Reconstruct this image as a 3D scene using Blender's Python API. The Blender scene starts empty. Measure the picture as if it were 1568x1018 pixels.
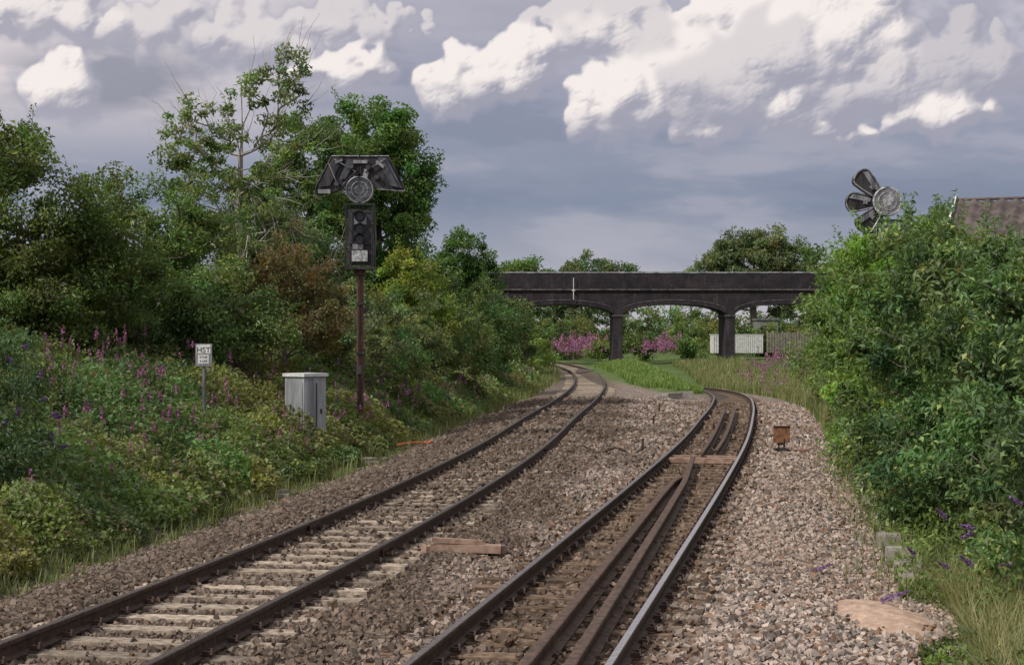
import bpy, math, numpy as np
from mathutils import Vector
rng=np.random.default_rng(7)
sc=bpy.context.scene
sc.view_settings.view_transform='Standard'
sc.view_settings.look='None'
sc.view_settings.exposure=0
COL=sc.collection

# ------------------------------------------------------------------ node helpers
class NT:
    def __init__(s,nt): s.nt=nt; s.n=nt.nodes; s.l=nt.links
    def new(s,t,**k):
        n=s.n.new(t)
        for a,b in k.items(): setattr(n,a,b)
        return n
    def put(s,sock,v):
        if v is None: return
        if isinstance(v,bpy.types.NodeSocket): s.l.new(v,sock)
        else: sock.default_value=v
    def m(s,op,a,b=None,c=None,clamp=False):
        n=s.new('ShaderNodeMath',operation=op); n.use_clamp=clamp
        s.put(n.inputs[0],a); s.put(n.inputs[1],b); s.put(n.inputs[2],c); return n.outputs[0]
    def vm(s,op,a,b=None):
        n=s.new('ShaderNodeVectorMath',operation=op); s.put(n.inputs[0],a); s.put(n.inputs[1],b)
        return n.outputs['Value'] if op in('LENGTH','DOT_PRODUCT') else n.outputs[0]
    def mix(s,f,a,b,bt='MIX'):
        n=s.new('ShaderNodeMix',data_type='RGBA',blend_type=bt)
        s.put(n.inputs[0],f); s.put(n.inputs[6],a); s.put(n.inputs[7],b); return n.outputs[2]
    def ss(s,v,a,b,c=0.,d=1.):
        n=s.new('ShaderNodeMapRange',interpolation_type='SMOOTHSTEP')
        s.put(n.inputs[0],v); s.put(n.inputs[1],a); s.put(n.inputs[2],b); s.put(n.inputs[3],c); s.put(n.inputs[4],d); return n.outputs[0]
    def noise(s,vec,sc,det=4,rough=.5,dist=0):
        n=s.new('ShaderNodeTexNoise'); s.put(n.inputs['Vector'],vec); n.inputs['Scale'].default_value=sc
        n.inputs['Detail'].default_value=det; n.inputs['Roughness'].default_value=rough; n.inputs['Distortion'].default_value=dist
        return n.outputs[0]
    def bump(s,h,st=.5,d=.02):
        n=s.new('ShaderNodeBump'); n.inputs['Strength'].default_value=st; n.inputs['Distance'].default_value=d
        s.put(n.inputs['Height'],h); return n.outputs[0]
def C4(c): return (c[0],c[1],c[2],1.)
def newmat(name):
    m=bpy.data.materials.new(name); m.use_nodes=True
    t=NT(m.node_tree); bs=t.n['Principled BSDF']; out=t.n['Material Output']
    return m,t,bs,out
def simple(name,c1,c2,scale=6,rough=.7,metal=0,bump=.3,bd=.01,detail=4,streak=False):
    m,t,bs,out=newmat(name)
    co=t.new('ShaderNodeTexCoord').outputs['Object']
    v=co
    if streak:
        v=t.vm('MULTIPLY',co,(1,1,.15))
    n=t.noise(v,scale,detail,.65)
    f=t.ss(n,.35,.65)
    t.put(bs.inputs['Base Color'],t.mix(f,C4(c1),C4(c2)))
    bs.inputs['Roughness'].default_value=rough; bs.inputs['Metallic'].default_value=metal
    if bump: t.put(bs.inputs['Normal'],t.bump(t.noise(co,scale*5,3,.6),bump,bd))
    return m

# ------------------------------------------------------------------ mesh builder
class MB:
    def __init__(s): s.V=[];s.F=[];s.M=[];s.C=[];s.nv=0
    def add(s,V,F,mat=0,col=(1,1,1)):
        V=np.asarray(V,float).reshape(-1,3); F=np.asarray(F,np.int64)
        if len(V)==0 or len(F)==0: return
        s.V.append(V); s.F.append(F+s.nv); s.M.append(np.full(len(F),mat,np.int32) if np.isscalar(mat) else np.asarray(mat,np.int32))
        c=np.asarray(col,float)
        if c.ndim==1: c=np.tile(c,(len(V),1))
        s.C.append(c); s.nv+=len(V)
    def build(s,name,mats,loc=(0,0,0),parent=None,smooth=False,rotz=0):
        me=bpy.data.meshes.new(name)
        V=np.concatenate(s.V); C=np.concatenate(s.C)
        me.vertices.add(len(V)); me.vertices.foreach_set('co',V.astype(np.float32).ravel())
        L=np.concatenate([f.ravel() for f in s.F]); T=np.concatenate([np.full(len(f),f.shape[1]) for f in s.F])
        S=np.concatenate([[0],np.cumsum(T)[:-1]])
        me.loops.add(len(L)); me.loops.foreach_set('vertex_index',L.astype(np.int32))
        me.polygons.add(len(T)); me.polygons.foreach_set('loop_start',S.astype(np.int32))
        me.polygons.foreach_set('loop_total',T.astype(np.int32))
        me.polygons.foreach_set('material_index',np.concatenate(s.M))
        me.polygons.foreach_set('use_smooth',np.full(len(T),smooth))
        me.update(calc_edges=True)
        a=me.color_attributes.new('col','FLOAT_COLOR','POINT')
        a.data.foreach_set('color',np.hstack([C,np.ones((len(C),1))]).astype(np.float32).ravel())
        for m in mats: me.materials.append(m)
        o=bpy.data.objects.new(name,me); COL.objects.link(o); o.location=loc; o.rotation_euler[2]=rotz
        if parent: o.parent=parent
        return o
    def box(s,c,d,mat=0,rot=None,col=(1,1,1)):
        q=np.array([[x,y,z] for x in(-.5,.5) for y in(-.5,.5) for z in(-.5,.5)])*np.array(d)
        if rot is not None: q=q@np.array(rot).T
        s.add(q+np.array(c),[[0,1,3,2],[4,6,7,5],[0,4,5,1],[2,3,7,6],[0,2,6,4],[1,5,7,3]],mat,col)
    def tube(s,P,R,n=8,mat=0,cap=True,col=(1,1,1)):
        P=np.asarray(P,float); R=np.broadcast_to(np.asarray(R,float),(len(P),))
        T=np.gradient(P,axis=0); T/=np.linalg.norm(T,axis=1,keepdims=True)+1e-9
        ref=np.array([0,0,1.]) if abs(T[0][2])<.9 else np.array([1.,0,0])
        A=np.cross(T,ref); A/=np.linalg.norm(A,axis=1,keepdims=True)+1e-9; B=np.cross(T,A)
        th=np.linspace(0,2*np.pi,n,endpoint=False)
        V=P[:,None]+R[:,None,None]*(np.cos(th)[None,:,None]*A[:,None]+np.sin(th)[None,:,None]*B[:,None])
        k=len(P); i=np.arange(k-1)[:,None]*n; j=np.arange(n)[None]; j2=(j+1)%n
        F=np.stack([i+j,i+j2,i+n+j2,i+n+j],-1).reshape(-1,4)
        s.add(V,F,mat,col)
        if cap:
            s.add(V[0],[list(range(n))],mat,col); s.add(V[-1],[list(range(n))],mat,col)
    def prism(s,poly,y0,y1,mat=0,col=(1,1,1)):
        n=len(poly); a=[(p[0],y0,p[1]) for p in poly]; b=[(p[0],y1,p[1]) for p in poly]
        s.add(a+b,[list(range(n)),list(range(2*n-1,n-1,-1))],mat,col)
        s.add(a+b,[[i,(i+1)%n,n+(i+1)%n,n+i] for i in range(n)],mat,col)
def rotz(a): c,s=math.cos(a),math.sin(a); return [[c,-s,0],[s,c,0],[0,0,1]]
def roty(a): c,s=math.cos(a),math.sin(a); return [[c,0,s],[0,1,0],[-s,0,c]]
def rotx(a): c,s=math.cos(a),math.sin(a); return [[1,0,0],[0,c,-s],[0,s,c]]
def empty(name,loc,rz=0):
    o=bpy.data.objects.new(name,None); o.location=loc; o.rotation_euler[2]=rz; COL.objects.link(o); return o
def nrm(v): return v/(np.linalg.norm(v,axis=-1,keepdims=True)+1e-9)
def hashr(i,j,k=0.): v=np.sin(i*127.1+j*311.7+k*74.7)*43758.5453; return v-np.floor(v)
def domes(x,y,c,k=0):
    ix=np.floor(x/c); iy=np.floor(y/c); best=np.full(x.shape,-1.); idr=np.zeros(x.shape)
    for a in(-1,0,1):
        for b in(-1,0,1):
            i=ix+a;j=iy+b
            cx=(i+hashr(i,j,k))*c; cy=(j+hashr(i,j,k+5))*c
            v=1-((x-cx)**2+(y-cy)**2)/(c*c*.8)-.5*hashr(i,j,k+9)
            m=v>best; best=np.where(m,v,best); idr=np.where(m,hashr(i,j,k+3),idr)
    return np.clip(best,0,1),idr
def vn(x,y,k=0):
    ix=np.floor(x);iy=np.floor(y);fx=x-ix;fy=y-iy; fx=fx*fx*fx*(fx*(fx*6-15)+10); fy=fy*fy*fy*(fy*(fy*6-15)+10)
    a=hashr(ix,iy,k);b=hashr(ix+1,iy,k);c=hashr(ix,iy+1,k);d=hashr(ix+1,iy+1,k)
    return (a*(1-fx)+b*fx)*(1-fy)+(c*(1-fx)+d*fx)*fy
def fbm(x,y,o=5,k=0,g=.5,bil=False):
    s=0;a=1;t_=0
    for i in range(o):
        v=vn(x,y,k+i*1.37)
        if bil: v=np.abs(2*v-1)
        s=s+a*v;t_+=a;a*=g;x,y=x*1.93+y*.5+3.1,y*1.93-x*.5+7.7
    return s/t_

# ------------------------------------------------------------------ track geometry (plan, metres)
def smooth_curve(pts,sig=4.):
    p=np.array(pts,float); yy=np.arange(p[0,0],p[-1,0],.5); v=np.interp(yy,p[:,0],p[:,1])
    k=np.exp(-.5*(np.arange(-30,31)*.5/sig)**2); k/=k.sum()
    pad=30
    a=np.concatenate([v[0]+(v[0]-v[1:pad+1][::-1]),v,v[-1]+(v[-1]-v[-pad-1:-1][::-1])])
    return yy,np.convolve(a,k,'valid')
yl,xl_=smooth_curve([(-20,-9.3),(0,-5.85),(13.3,-3.52),(21.4,-2.15),(31.2,-.85),(40.5,.15),(53.6,1.2),(63.7,2.2),(70,2.7),(83,3.65),(95,4.15),(105,4.5),(114,4.6),(127,4.4),(147,3.5),(153,3.0),(170,1),(200,-6),(240,-20),(320,-55)],4)
yr,xr_=smooth_curve([(-20,-5.9),(0,-2.4),(13.3,-.03),(19.2,1.0),(28,2.54),(40.7,4.68),(47.9,5.75),(60.8,7.6),(75,9.4),(89,10.7),(100,11.2),(113,10.9),(125,9.6),(150,4.0),(320,-60)],4)
XL=lambda y:np.interp(y,yl,xl_); XR=lambda y:np.interp(y,yr,xr_)
ZR=lambda y:np.interp(y,[0,52,70,89,113,130,160],[0,0,-.17,-.5,-.95,-1.2,-.6])
EL=lambda y:XL(y)-np.interp(y,[0,60,95,150],[3.4,3.3,2.4,2.3])
ER=lambda y:XR(np.minimum(y,113))+np.interp(y,[0,22,34],[3.35,3.3,3.0])
def sst(x,a,b): t=np.clip((x-a)/(b-a),0,1); return t*t*(3-2*t)
def gmound(x,y):
    return .85*np.exp(-((x-7.6)/1.3)**2/2-((y-96)/8)**2/2)+1.25*np.exp(-((x-8.2)/1.5)**2/2-((y-116)/9)**2/2)
def ground(x,y):
    x=np.asarray(x,float);y=np.asarray(y,float)
    xl=XL(y);xr=XR(y);el=EL(y);er=ER(y)
    w=sst(x,xl+1.3,np.maximum(xr-1.3,xl+2))
    far=sst(y,118,150)
    base=-.2+ZR(y)*w*(1-far)
    base=base-.22*sst(xl-x,1.5,3.2)-.15*sst(x-xr,1.6,3.0)
    mid=np.exp(-((x-(xl+xr)/2)/.8)**2)
    base=base+mid*(.05*np.sin(y*.9)+.035*np.sin(y*2.3+x*3))
    s=np.maximum(el-x,0); base=base+np.minimum(.25*s,1.3)
    s2=np.maximum(x-er,0); base=base+np.minimum(.22*s2,1.0)*sst(y,15,50)*(1-.6*far)
    return base+gmound(x,y)
def sarc(yy,xx):
    d=np.hypot(np.diff(yy),np.diff(xx)); return np.concatenate([[0],np.cumsum(d)])
SL=sarc(yl,xl_); SR=sarc(yr,xr_)

# ------------------------------------------------------------------ ground sheet
m_ground,t,bs,out=newmat('ground_mat')
co=t.new('ShaderNodeTexCoord').outputs['Object']
at=t.new('ShaderNodeAttribute',attribute_name='col'); sep=t.new('ShaderNodeSeparateColor'); t.l.new(at.outputs['Color'],sep.inputs[0])
bal,dirt,grs=sep.outputs[0],sep.outputs[1],sep.outputs[2]
vo=t.new('ShaderNodeTexVoronoi',voronoi_dimensions='2D'); t.l.new(co,vo.inputs['Vector']); vo.inputs['Scale'].default_value=15
sv=t.new('ShaderNodeSeparateColor'); t.l.new(vo.outputs['Color'],sv.inputs[0]); vd=vo.outputs['Distance']
n1=t.noise(co,.7,4,.6); n2=t.noise(co,6,4,.7)
stone=t.mix(t.ss(sv.outputs[0],0,1),(.13,.10,.08,1),(.44,.355,.30,1))
stone=t.mix(t.ss(sv.outputs[1],.75,1),stone,(.16,.1,.07,1))
stone=t.mix(t.ss(n1,.4,.7,0,.45),stone,(.2,.155,.12,1))
dcol=t.mix(t.ss(n2,.3,.7),(.065,.046,.034,1),(.14,.105,.08,1))
bcol=t.mix(dirt,stone,dcol)
soil=t.mix(t.ss(n2,.3,.7),(.045,.05,.022,1),(.11,.095,.055,1))
gc=t.mix(t.ss(n1,.3,.7),(.07,.12,.035,1),(.14,.19,.06,1))
soil=t.mix(grs,soil,gc)
t.put(bs.inputs['Base Color'],t.mix(bal,soil,bcol)); bs.inputs['Roughness'].default_value=.95
bs.inputs['Specular IOR Level'].default_value=.15
hh=t.m('ADD',t.m('MULTIPLY',vd,-1.2),t.m('MULTIPLY',n2,.5))
t.put(bs.inputs['Normal'],t.bump(hh,.9,.05))
gx=np.concatenate([[-2900,-1500,-500,-250,-120,-70],np.arange(-45,-12,1.2),np.arange(-12,20,.2),np.arange(20,60,1.5),[75,120,250,500,1500,2900]])
gy=np.concatenate([[-2900,-1000,-60,-30,-10,0],np.arange(6,60,.25),np.arange(60,165,.6),np.arange(165,320,4),[400,600,1000,2900]])
X,Y=np.meshgrid(gx,gy); Z=ground(X,Y)
nx,ny=len(gx),len(gy)
i=np.arange(ny-1)[:,None]*nx; j=np.arange(nx-1)[None]
F=np.stack([i+j,i+j+1,i+nx+j+1,i+nx+j],-1).reshape(-1,4)
xl,xr=XL(Y),XR(Y)
edge=.25*np.sin(Y*1.3)+.2*np.sin(Y*3.1)
balm=sst(X,EL(Y)-.25+edge,EL(Y)+.25+edge)*(1-sst(X,ER(Y)-.3+edge,ER(Y)+.2+edge))
patch=sst(gmound(X,Y),.08,.25); balm=balm*(1-patch)
balm=balm*np.where(Y>118,1-sst(X,XL(Y)+1.8,XL(Y)+2.6),1)
dL=np.exp(-((X-xl)/1.25)**4); dR=np.exp(-((X-xr)/1.0)**4)*(Y<125)
dirt=np.clip(.85*dL+1.0*dR+.4*sst(xl-X,0,1.5),0,1)
g=MB(); g.add(np.stack([X,Y,Z],-1),F,0,np.stack([balm,dirt,sst(Y,55,90)],-1).reshape(-1,3))
g.build('ground',[m_ground],smooth=True)

# ------------------------------------------------------------------ attribute based materials
def attrmat(name,rough=.9,spec=.2,noise=None,trans=0):
    m,t,bs,out=newmat(name)
    at=t.new('ShaderNodeAttribute',attribute_name='col').outputs['Color']
    c=at
    if noise:
        co=t.new('ShaderNodeTexCoord').outputs['Object']; n=t.noise(co,noise,3,.6)
        c=t.mix(1.,at,t.mix(t.ss(n,.3,.7),(.5,.5,.5,1),(1.25,1.22,1.2,1)),'MULTIPLY')
        t.put(bs.inputs['Normal'],t.bump(n,.4,.01))
    t.put(bs.inputs['Base Color'],c); bs.inputs['Roughness'].default_value=rough; bs.inputs['Specular IOR Level'].default_value=spec
    if trans:
        tr=t.new('ShaderNodeBsdfTranslucent'); t.put(tr.inputs[0],t.mix(1.,c,(1.35,1.4,.7,1),'MULTIPLY'))
        mx=t.new('ShaderNodeMixShader'); mx.inputs[0].default_value=trans
        t.l.new(bs.outputs[0],mx.inputs[1]); t.l.new(tr.outputs[0],mx.inputs[2]); t.l.new(mx.outputs[0],out.inputs[0])
    return m
m_stone=attrmat('ballast_stone',.95,.15)
m_leaf=attrmat('leaf',.5,.4,None,.36)
m_petal=attrmat('petal',.8,.1,None,.3)
m_bark=attrmat('bark',.95,.1)

# ------------------------------------------------------------------ ballast stones
def scatter(n,y0,y1):
    y=rng.uniform(y0,y1,n); a=np.maximum(EL(y)-.2,-.3*y-1); b=np.minimum(ER(y)+.4,.3*y+1.2)
    x=rng.uniform(0,1,n)*12-6+(EL(y)+ER(y))/2
    k=(x>a)&(x<b); return x[k],y[k]
mb=MB()
cube=np.array([[x,y,z] for x in(-.5,.5) for y in(-.5,.5) for z in(-.5,.5)])
cf=np.array([[0,1,3,2],[4,6,7,5],[0,4,5,1],[2,3,7,6],[0,2,6,4],[1,5,7,3]])
def randrot(n):
    q=nrm(rng.normal(size=(n,4))); w,x,y,z=q.T
    return np.stack([1-2*(y*y+z*z),2*(x*y-z*w),2*(x*z+y*w),2*(x*y+z*w),1-2*(x*x+z*z),2*(y*z-x*w),2*(x*z-y*w),2*(y*z+x*w),1-2*(x*x+y*y)],-1).reshape(n,3,3)
def insleeper(x,y,XF,yy,S,per=.65,hw=.15,half=1.3):
    xc=XF(y); th=np.arctan((XF(y+.5)-XF(y-.5)))
    lat=(x-xc)*np.cos(th); al=(x-xc)*np.sin(th)*np.cos(th)
    s=np.interp(y+al,yy,S); ph=np.abs((s/per+.5)%1-.5)*per
    return (ph<hw)&(np.abs(lat)<half),lat
for n,y0,y1,sz in((86000,12,26,.041),(50000,26,42,.052),(30000,42,72,.075)):
    x,y=scatter(n,y0,y1)
    a,latL=insleeper(x,y,XL,yl,SL); b,latR=insleeper(x,y,XR,yr,SR)
    pat=domes(x,y,1.3,21)[0]
    keep=np.where(a,rng.random(len(x))<np.clip((y-21)/32+.25*(pat-.3)+.2*(np.abs(latL)>1.0),.04,.8),True)&np.where(b,rng.random(len(x))<.2,True)
    keep&=~((np.abs(latR)<.8)&(rng.random(len(x))<.65))
    for lt in(latL,latR): keep&=~(np.abs(np.abs(lt)-.75)<.10)
    keep&=~((np.hypot((x-3.65)/.42,(y-17.4)/1.1)<1)&(rng.random(len(x))<.93))
    x,y,latL,latR,ons=x[keep],y[keep],latL[keep],latR[keep],(a|b)[keep]; n=len(x)
    s=sz*rng.uniform(.55,1.5,n)
    V=cube[None]+rng.uniform(-.24,.24,(n,8,3))
    V=V*np.stack([rng.uniform(.7,1.3,n),rng.uniform(.7,1.2,n),rng.uniform(.5,.9,n)],-1)[:,None]*s[:,None,None]
    V=np.einsum('nij,nkj->nki',randrot(n),V)
    inner=(np.abs(latL)<1.3)|(np.abs(latR)<1.3)
    z=ground(x,y)+np.where(ons,.045,np.where(inner,-.005,.012))+rng.uniform(-.01,.02,n)+.045*np.exp(-((x-3.65)/.5)**2-((y-17.4)/1.2)**2)
    V+=np.stack([x,y,z],-1)[:,None]
    pale=np.array([.47,.38,.32]); br=np.array([.17,.105,.07]); gr=np.array([.20,.172,.15])
    u=rng.random(n)[:,None]; v=rng.random(n)[:,None]
    c=pale*(.5+.65*u); c=np.where(v<.27,gr*(.35+.8*u),c); c=np.where((v>.27)&(v<.43),br*(.8+.9*u),c)
    dirtL=np.exp(-(latL/2.0)**4)[:,None]; lf=sst(-latL,1.0,2.0)[:,None]
    patchn=.5+.5*np.sin(x*2.1+1.3*np.sin(y*.8))*np.sin(y*.75+x)
    mid=((latL>1.2)&(latR<-1.2))[:,None]*patchn[:,None]*.8
    dl=np.clip(dirtL*.82+lf*.65+mid,0,.9)
    c=c*(1-dl)+np.array([.115,.085,.063])*dl*(.4+1.2*u)
    dr=np.exp(-(latR/1.1)**4)[:,None]*.8
    c=c*(1-dr)+np.array([.125,.085,.058])*dr*(.6+u*.8)
    st=sst(latR,.9,1.6)[:,None]*(.5+.5*np.sin(y*.5+x))[:,None]*.3; c=c*(1-st)+np.array([.25,.175,.13])*st
    FF=(cf[None]+8*np.arange(n)[:,None,None]).reshape(-1,4)
    mb.add(V,FF,0,np.repeat(c,8,0))
mb.build('track_ballast',[m_stone])

# ------------------------------------------------------------------ rails and sleepers
m_rust=simple('rail_rust',(.026,.015,.011),(.08,.043,.026),14,.75,.1,0,.004)
m_railtop=simple('rail_head',(.34,.32,.31),(.55,.52,.50),20,.3,.8,0)
m_railmid=simple('rail_head_brown',(.10,.08,.07),(.24,.20,.18),20,.42,.6,0)
m_raildull=simple('rail_head_dull',(.035,.026,.021),(.09,.07,.058),20,.5,.4,0)
m_guard=simple('guard_rail_rust',(.05,.030,.021),(.13,.078,.052),10,.8,.1,0,.004)
m_concs=attrmat('sleeper_surface',.9,.2,14)
prof=np.array([(-.07,-.158),(-.07,-.147),(-.012,-.128),(-.010,-.05),(-.036,-.038),(-.036,-.006),(-.028,0),(.028,0),(.036,-.006),(.036,-.038),(.010,-.05),(.012,-.128),(.07,-.147),(.07,-.158)])
def rail(mb,XF,ZF,off,y0,y1,top=1,scale=(1,1),dz=0,step=.6):
    y=np.arange(y0,y1,step); x=XF(y); th=np.arctan((XF(y+.5)-XF(y-.5)))
    o=off(y) if callable(off) else off
    nxv=np.cos(th); nyv=-np.sin(th)
    P=np.stack([x+o*nxv,y+o*nyv,ZF(y)+dz],-1)
    k=len(prof); pr=prof*np.array(scale)
    V=P[:,None]+np.stack([pr[None,:,0]*nxv[:,None],pr[None,:,0]*nyv[:,None],np.tile(pr[:,1],(len(y),1))],-1)
    i=np.arange(len(y)-1)[:,None]*k; j=np.arange(k)[None]; j2=(j+1)%k
    F=np.stack([i+j,i+j2,i+k+j2,i+k+j],-1).reshape(-1,4)
    mt=np.tile((np.arange(k)==6).astype(int)*top,len(y)-1)
    mb.add(V,F,mt)
    mb.add(V[0],[list(range(k))],0); mb.add(V[-1],[list(range(k))[::-1]],0)
zero=lambda y:np.zeros_like(y)
def sleepers(mb,XF,ZF,yy,S,y0,y1,c1,top,thick,w,length,per=.65):
    n0=math.ceil(np.interp(y0,yy,S)/per); n1=int(np.interp(y1,yy,S)/per)
    for k in range(n0,n1):
        y=float(np.interp(k*per,S,yy)); x=float(XF(y)); th=math.atan(float(XF(y+.5)-XF(y-.5)))+rng.normal()*.012
        R=np.array(rotz(-th)); z=float(ZF(np.array(y)))
        c=np.array(c1)*rng.uniform(.6,1.25)
        p=np.array([x,y,z+top-thick/2])+R@np.array([rng.normal()*.04,0,0])
        mb.box(p,(length,w,thick),0,R,c)
        for sgn in(-1,1):
            q=np.array([x,y,z])+R@np.array([sgn*.7525,0,0])
            if y<75:
                mb.box(q+np.array([0,0,top+.006]),(.24,w*.7,.016),0,R,c*.5)
                for s2 in(-1,1):
                    mb.box(q+R@np.array([s2*.085,0,0])+np.array([0,0,top+.035]),(.07,.09,.05),1,R)
                    if y<45: mb.tube([q+R@np.array([s2*.13,-.05,top+.03]),q+R@np.array([s2*.12,0,top+.075]),q+R@np.array([s2*.05,.05,top+.05])],.012,5,1)
tr=empty('railway_track',(0,0,0))
mb=MB(); sleepers(mb,XL,zero,yl,SL,8,165,(.37,.305,.235),-.16,.14,.26,2.5)
mb.build('sleepers',[m_concs,m_rust],parent=tr)
mb=MB(); rail(mb,XL,zero,-.7525,5,260); rail(mb,XL,zero,.7525,5,260)
for (y_,o_) in((23.5,-.7525),(21.0,.7525),(41,-.7525),(39,.7525)):
    for s_ in(-.03,.03):
        x_=float(XL(y_))+o_+s_; mb.box((x_,y_,-.085),(.022,.6,.09),0,rotz(-.13))
        for b_ in(-.2,-.07,.07,.2): mb.box((x_+s_*.6+b_*.13,y_+b_,-.085),(.03,.035,.035),0)
mb.build('rails',[m_rust,m_raildull],parent=tr,smooth=False)
tr2=empty('railway_track',(0,0,0))
mb=MB(); sleepers(mb,XR,ZR,yr,SR,8,120,(.175,.12,.08),-.17,.13,.25,2.5)
mb.build('sleepers',[m_concs,m_rust],parent=tr2)
mb=MB(); rail(mb,XR,ZR,-.7525,5,122,2); rail(mb,XR,ZR,.7525,5,122,1); mb.build('rails',[m_rust,m_railtop,m_railmid],parent=tr2)
mb=MB()
rail(mb,XR,ZR,lambda y:np.interp(y,[5,13,27,30.0,31.3],[.24,.12,-.10,-.12,.02]),5,31.3,1,(1.35,1.05),.0)
rail(mb,XR,ZR,lambda y:np.interp(y,[5,13,22,30,35.5],[.60,.47,.26,.07,-.16]),5,35.6,1,(1.35,1.05),.0)
rail(mb,XR,ZR,lambda y:np.interp(y,[36.8,42,60],[-.06,-.1,-.22]),36.8,60,1,(1.1,1),0)
rail(mb,XR,ZR,lambda y:np.interp(y,[37.6,42,60],[.2,.2,.12]),37.6,60,1,(1.1,1),0)
mb.build('guard_rails',[m_guard,m_guard],parent=tr2)
m_plank=simple('weathered_timber',(.19,.115,.08),(.38,.26,.19),5,.85,0,.4,.01,6)
mb=MB(); mb.box((float(XR(35.9))+.02,35.9,-.1),(1.36,.24,.1),0,rotz(-.16)); mb.box((float(XR(36.9)),37.0,-.12),(1.36,.2,.08),0,rotz(-.16))
mb.build('timber_crossing_plank',[m_plank])
mb=MB(); R=np.array(rotz(-.05))@np.array(roty(.03))
mb.box((-.55,21.2,-.085),(.84,.22,.09),0,R); mb.box((-.66,21.16,.0),(.6,.09,.055),0,np.array(rotz(.07))@np.array(roty(.07)))
mb.box((-.92,21.4,-.13),(.34,.14,.11),0,rotz(.5)); mb.box((-.2,21.35,-.12),(.25,.1,.1),0,rotz(-.6)); mb.build('broken_plank',[m_plank])

# ------------------------------------------------------------------ leaves
def leaves(mb,P,size,outw,col,asp=.5,near=False,mat=0,droop=.25,up=.9):
    n=len(P)
    if n==0: return
    size=np.broadcast_to(size,(n,))[:,None]
    tt=nrm(outw*.7+rng.normal(size=(n,3))*.75+np.array([0,0,-droop]))
    n0=nrm(rng.normal(size=(n,3))*.6+np.array([0,0,up])+outw*.5)
    b=nrm(np.cross(tt,n0)); nn=np.cross(b,tt)
    base=P-tt*size*.5; tip=P+tt*size*.5-nn*size*.12
    r=P-tt*size*.06+b*size*asp*.5+nn*size*.09; l=P-tt*size*.06-b*size*asp*.5+nn*size*.09
    if near:
        md=P+tt*size*.02-nn*size*.02
        V=np.stack([base,r,tip,l,md],1); k=np.arange(n)[:,None]*5
        F=np.concatenate([k+np.array([[0,1,2,4]]),k+np.array([[0,4,2,3]])]); rep=5
    else:
        V=np.stack([base,r,tip,l],1); F=np.arange(n)[:,None]*4+np.array([[0,1,2,3]]); rep=4
    mb.add(V,F,mat,np.repeat(col,rep,0))
FB=1.75
def clump_leaves(mb,Cc,Cr,per,size,col,ctr,asp=.5,near=False,var=.35,flat=.75,hue=.12,mat=0):
    n=len(Cc); cnt=np.maximum((per*rng.uniform(.6,1.4,n)).astype(int),4); idx=np.repeat(np.arange(n),cnt); N=len(idx)
    d=nrm(rng.normal(size=(N,3))); rr=rng.random(N)**.45
    P=Cc[idx]+d*(Cr[idx]*rr)[:,None]*np.array([1,1,flat])
    outw=nrm(d*.6+nrm(Cc[idx]-ctr)*.6)
    ct=rng.uniform(1-var,1+var,n)[:,None]*(1+rng.normal(size=(n,3))*np.array([hue,.04,hue*.6]))
    c=np.array(col)*FB*ct[idx]*rng.uniform(.7,1.35,(N,1))
    yel=rng.random((N,1))<.06
    c=np.where(yel,c*np.array([1.8,1.4,1.1]),c)
    leaves(mb,P,size*rng.uniform(.7,1.3,N),outw,np.clip(c,0.004,.6),asp,near,mat)
def crown(lobes,n,shell=.5):
    L=np.array(lobes,float); w=(L[:,3]*L[:,4]*L[:,5])**(2/3.); idx=rng.choice(len(L),n,p=w/w.sum())
    d=nrm(rng.normal(size=(n,3))); r=(shell+(1-shell)*rng.random(n)**.7)*(1+.12*rng.normal(size=n))
    return L[idx,:3]+d*L[idx,3:]*r[:,None],idx
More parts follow.
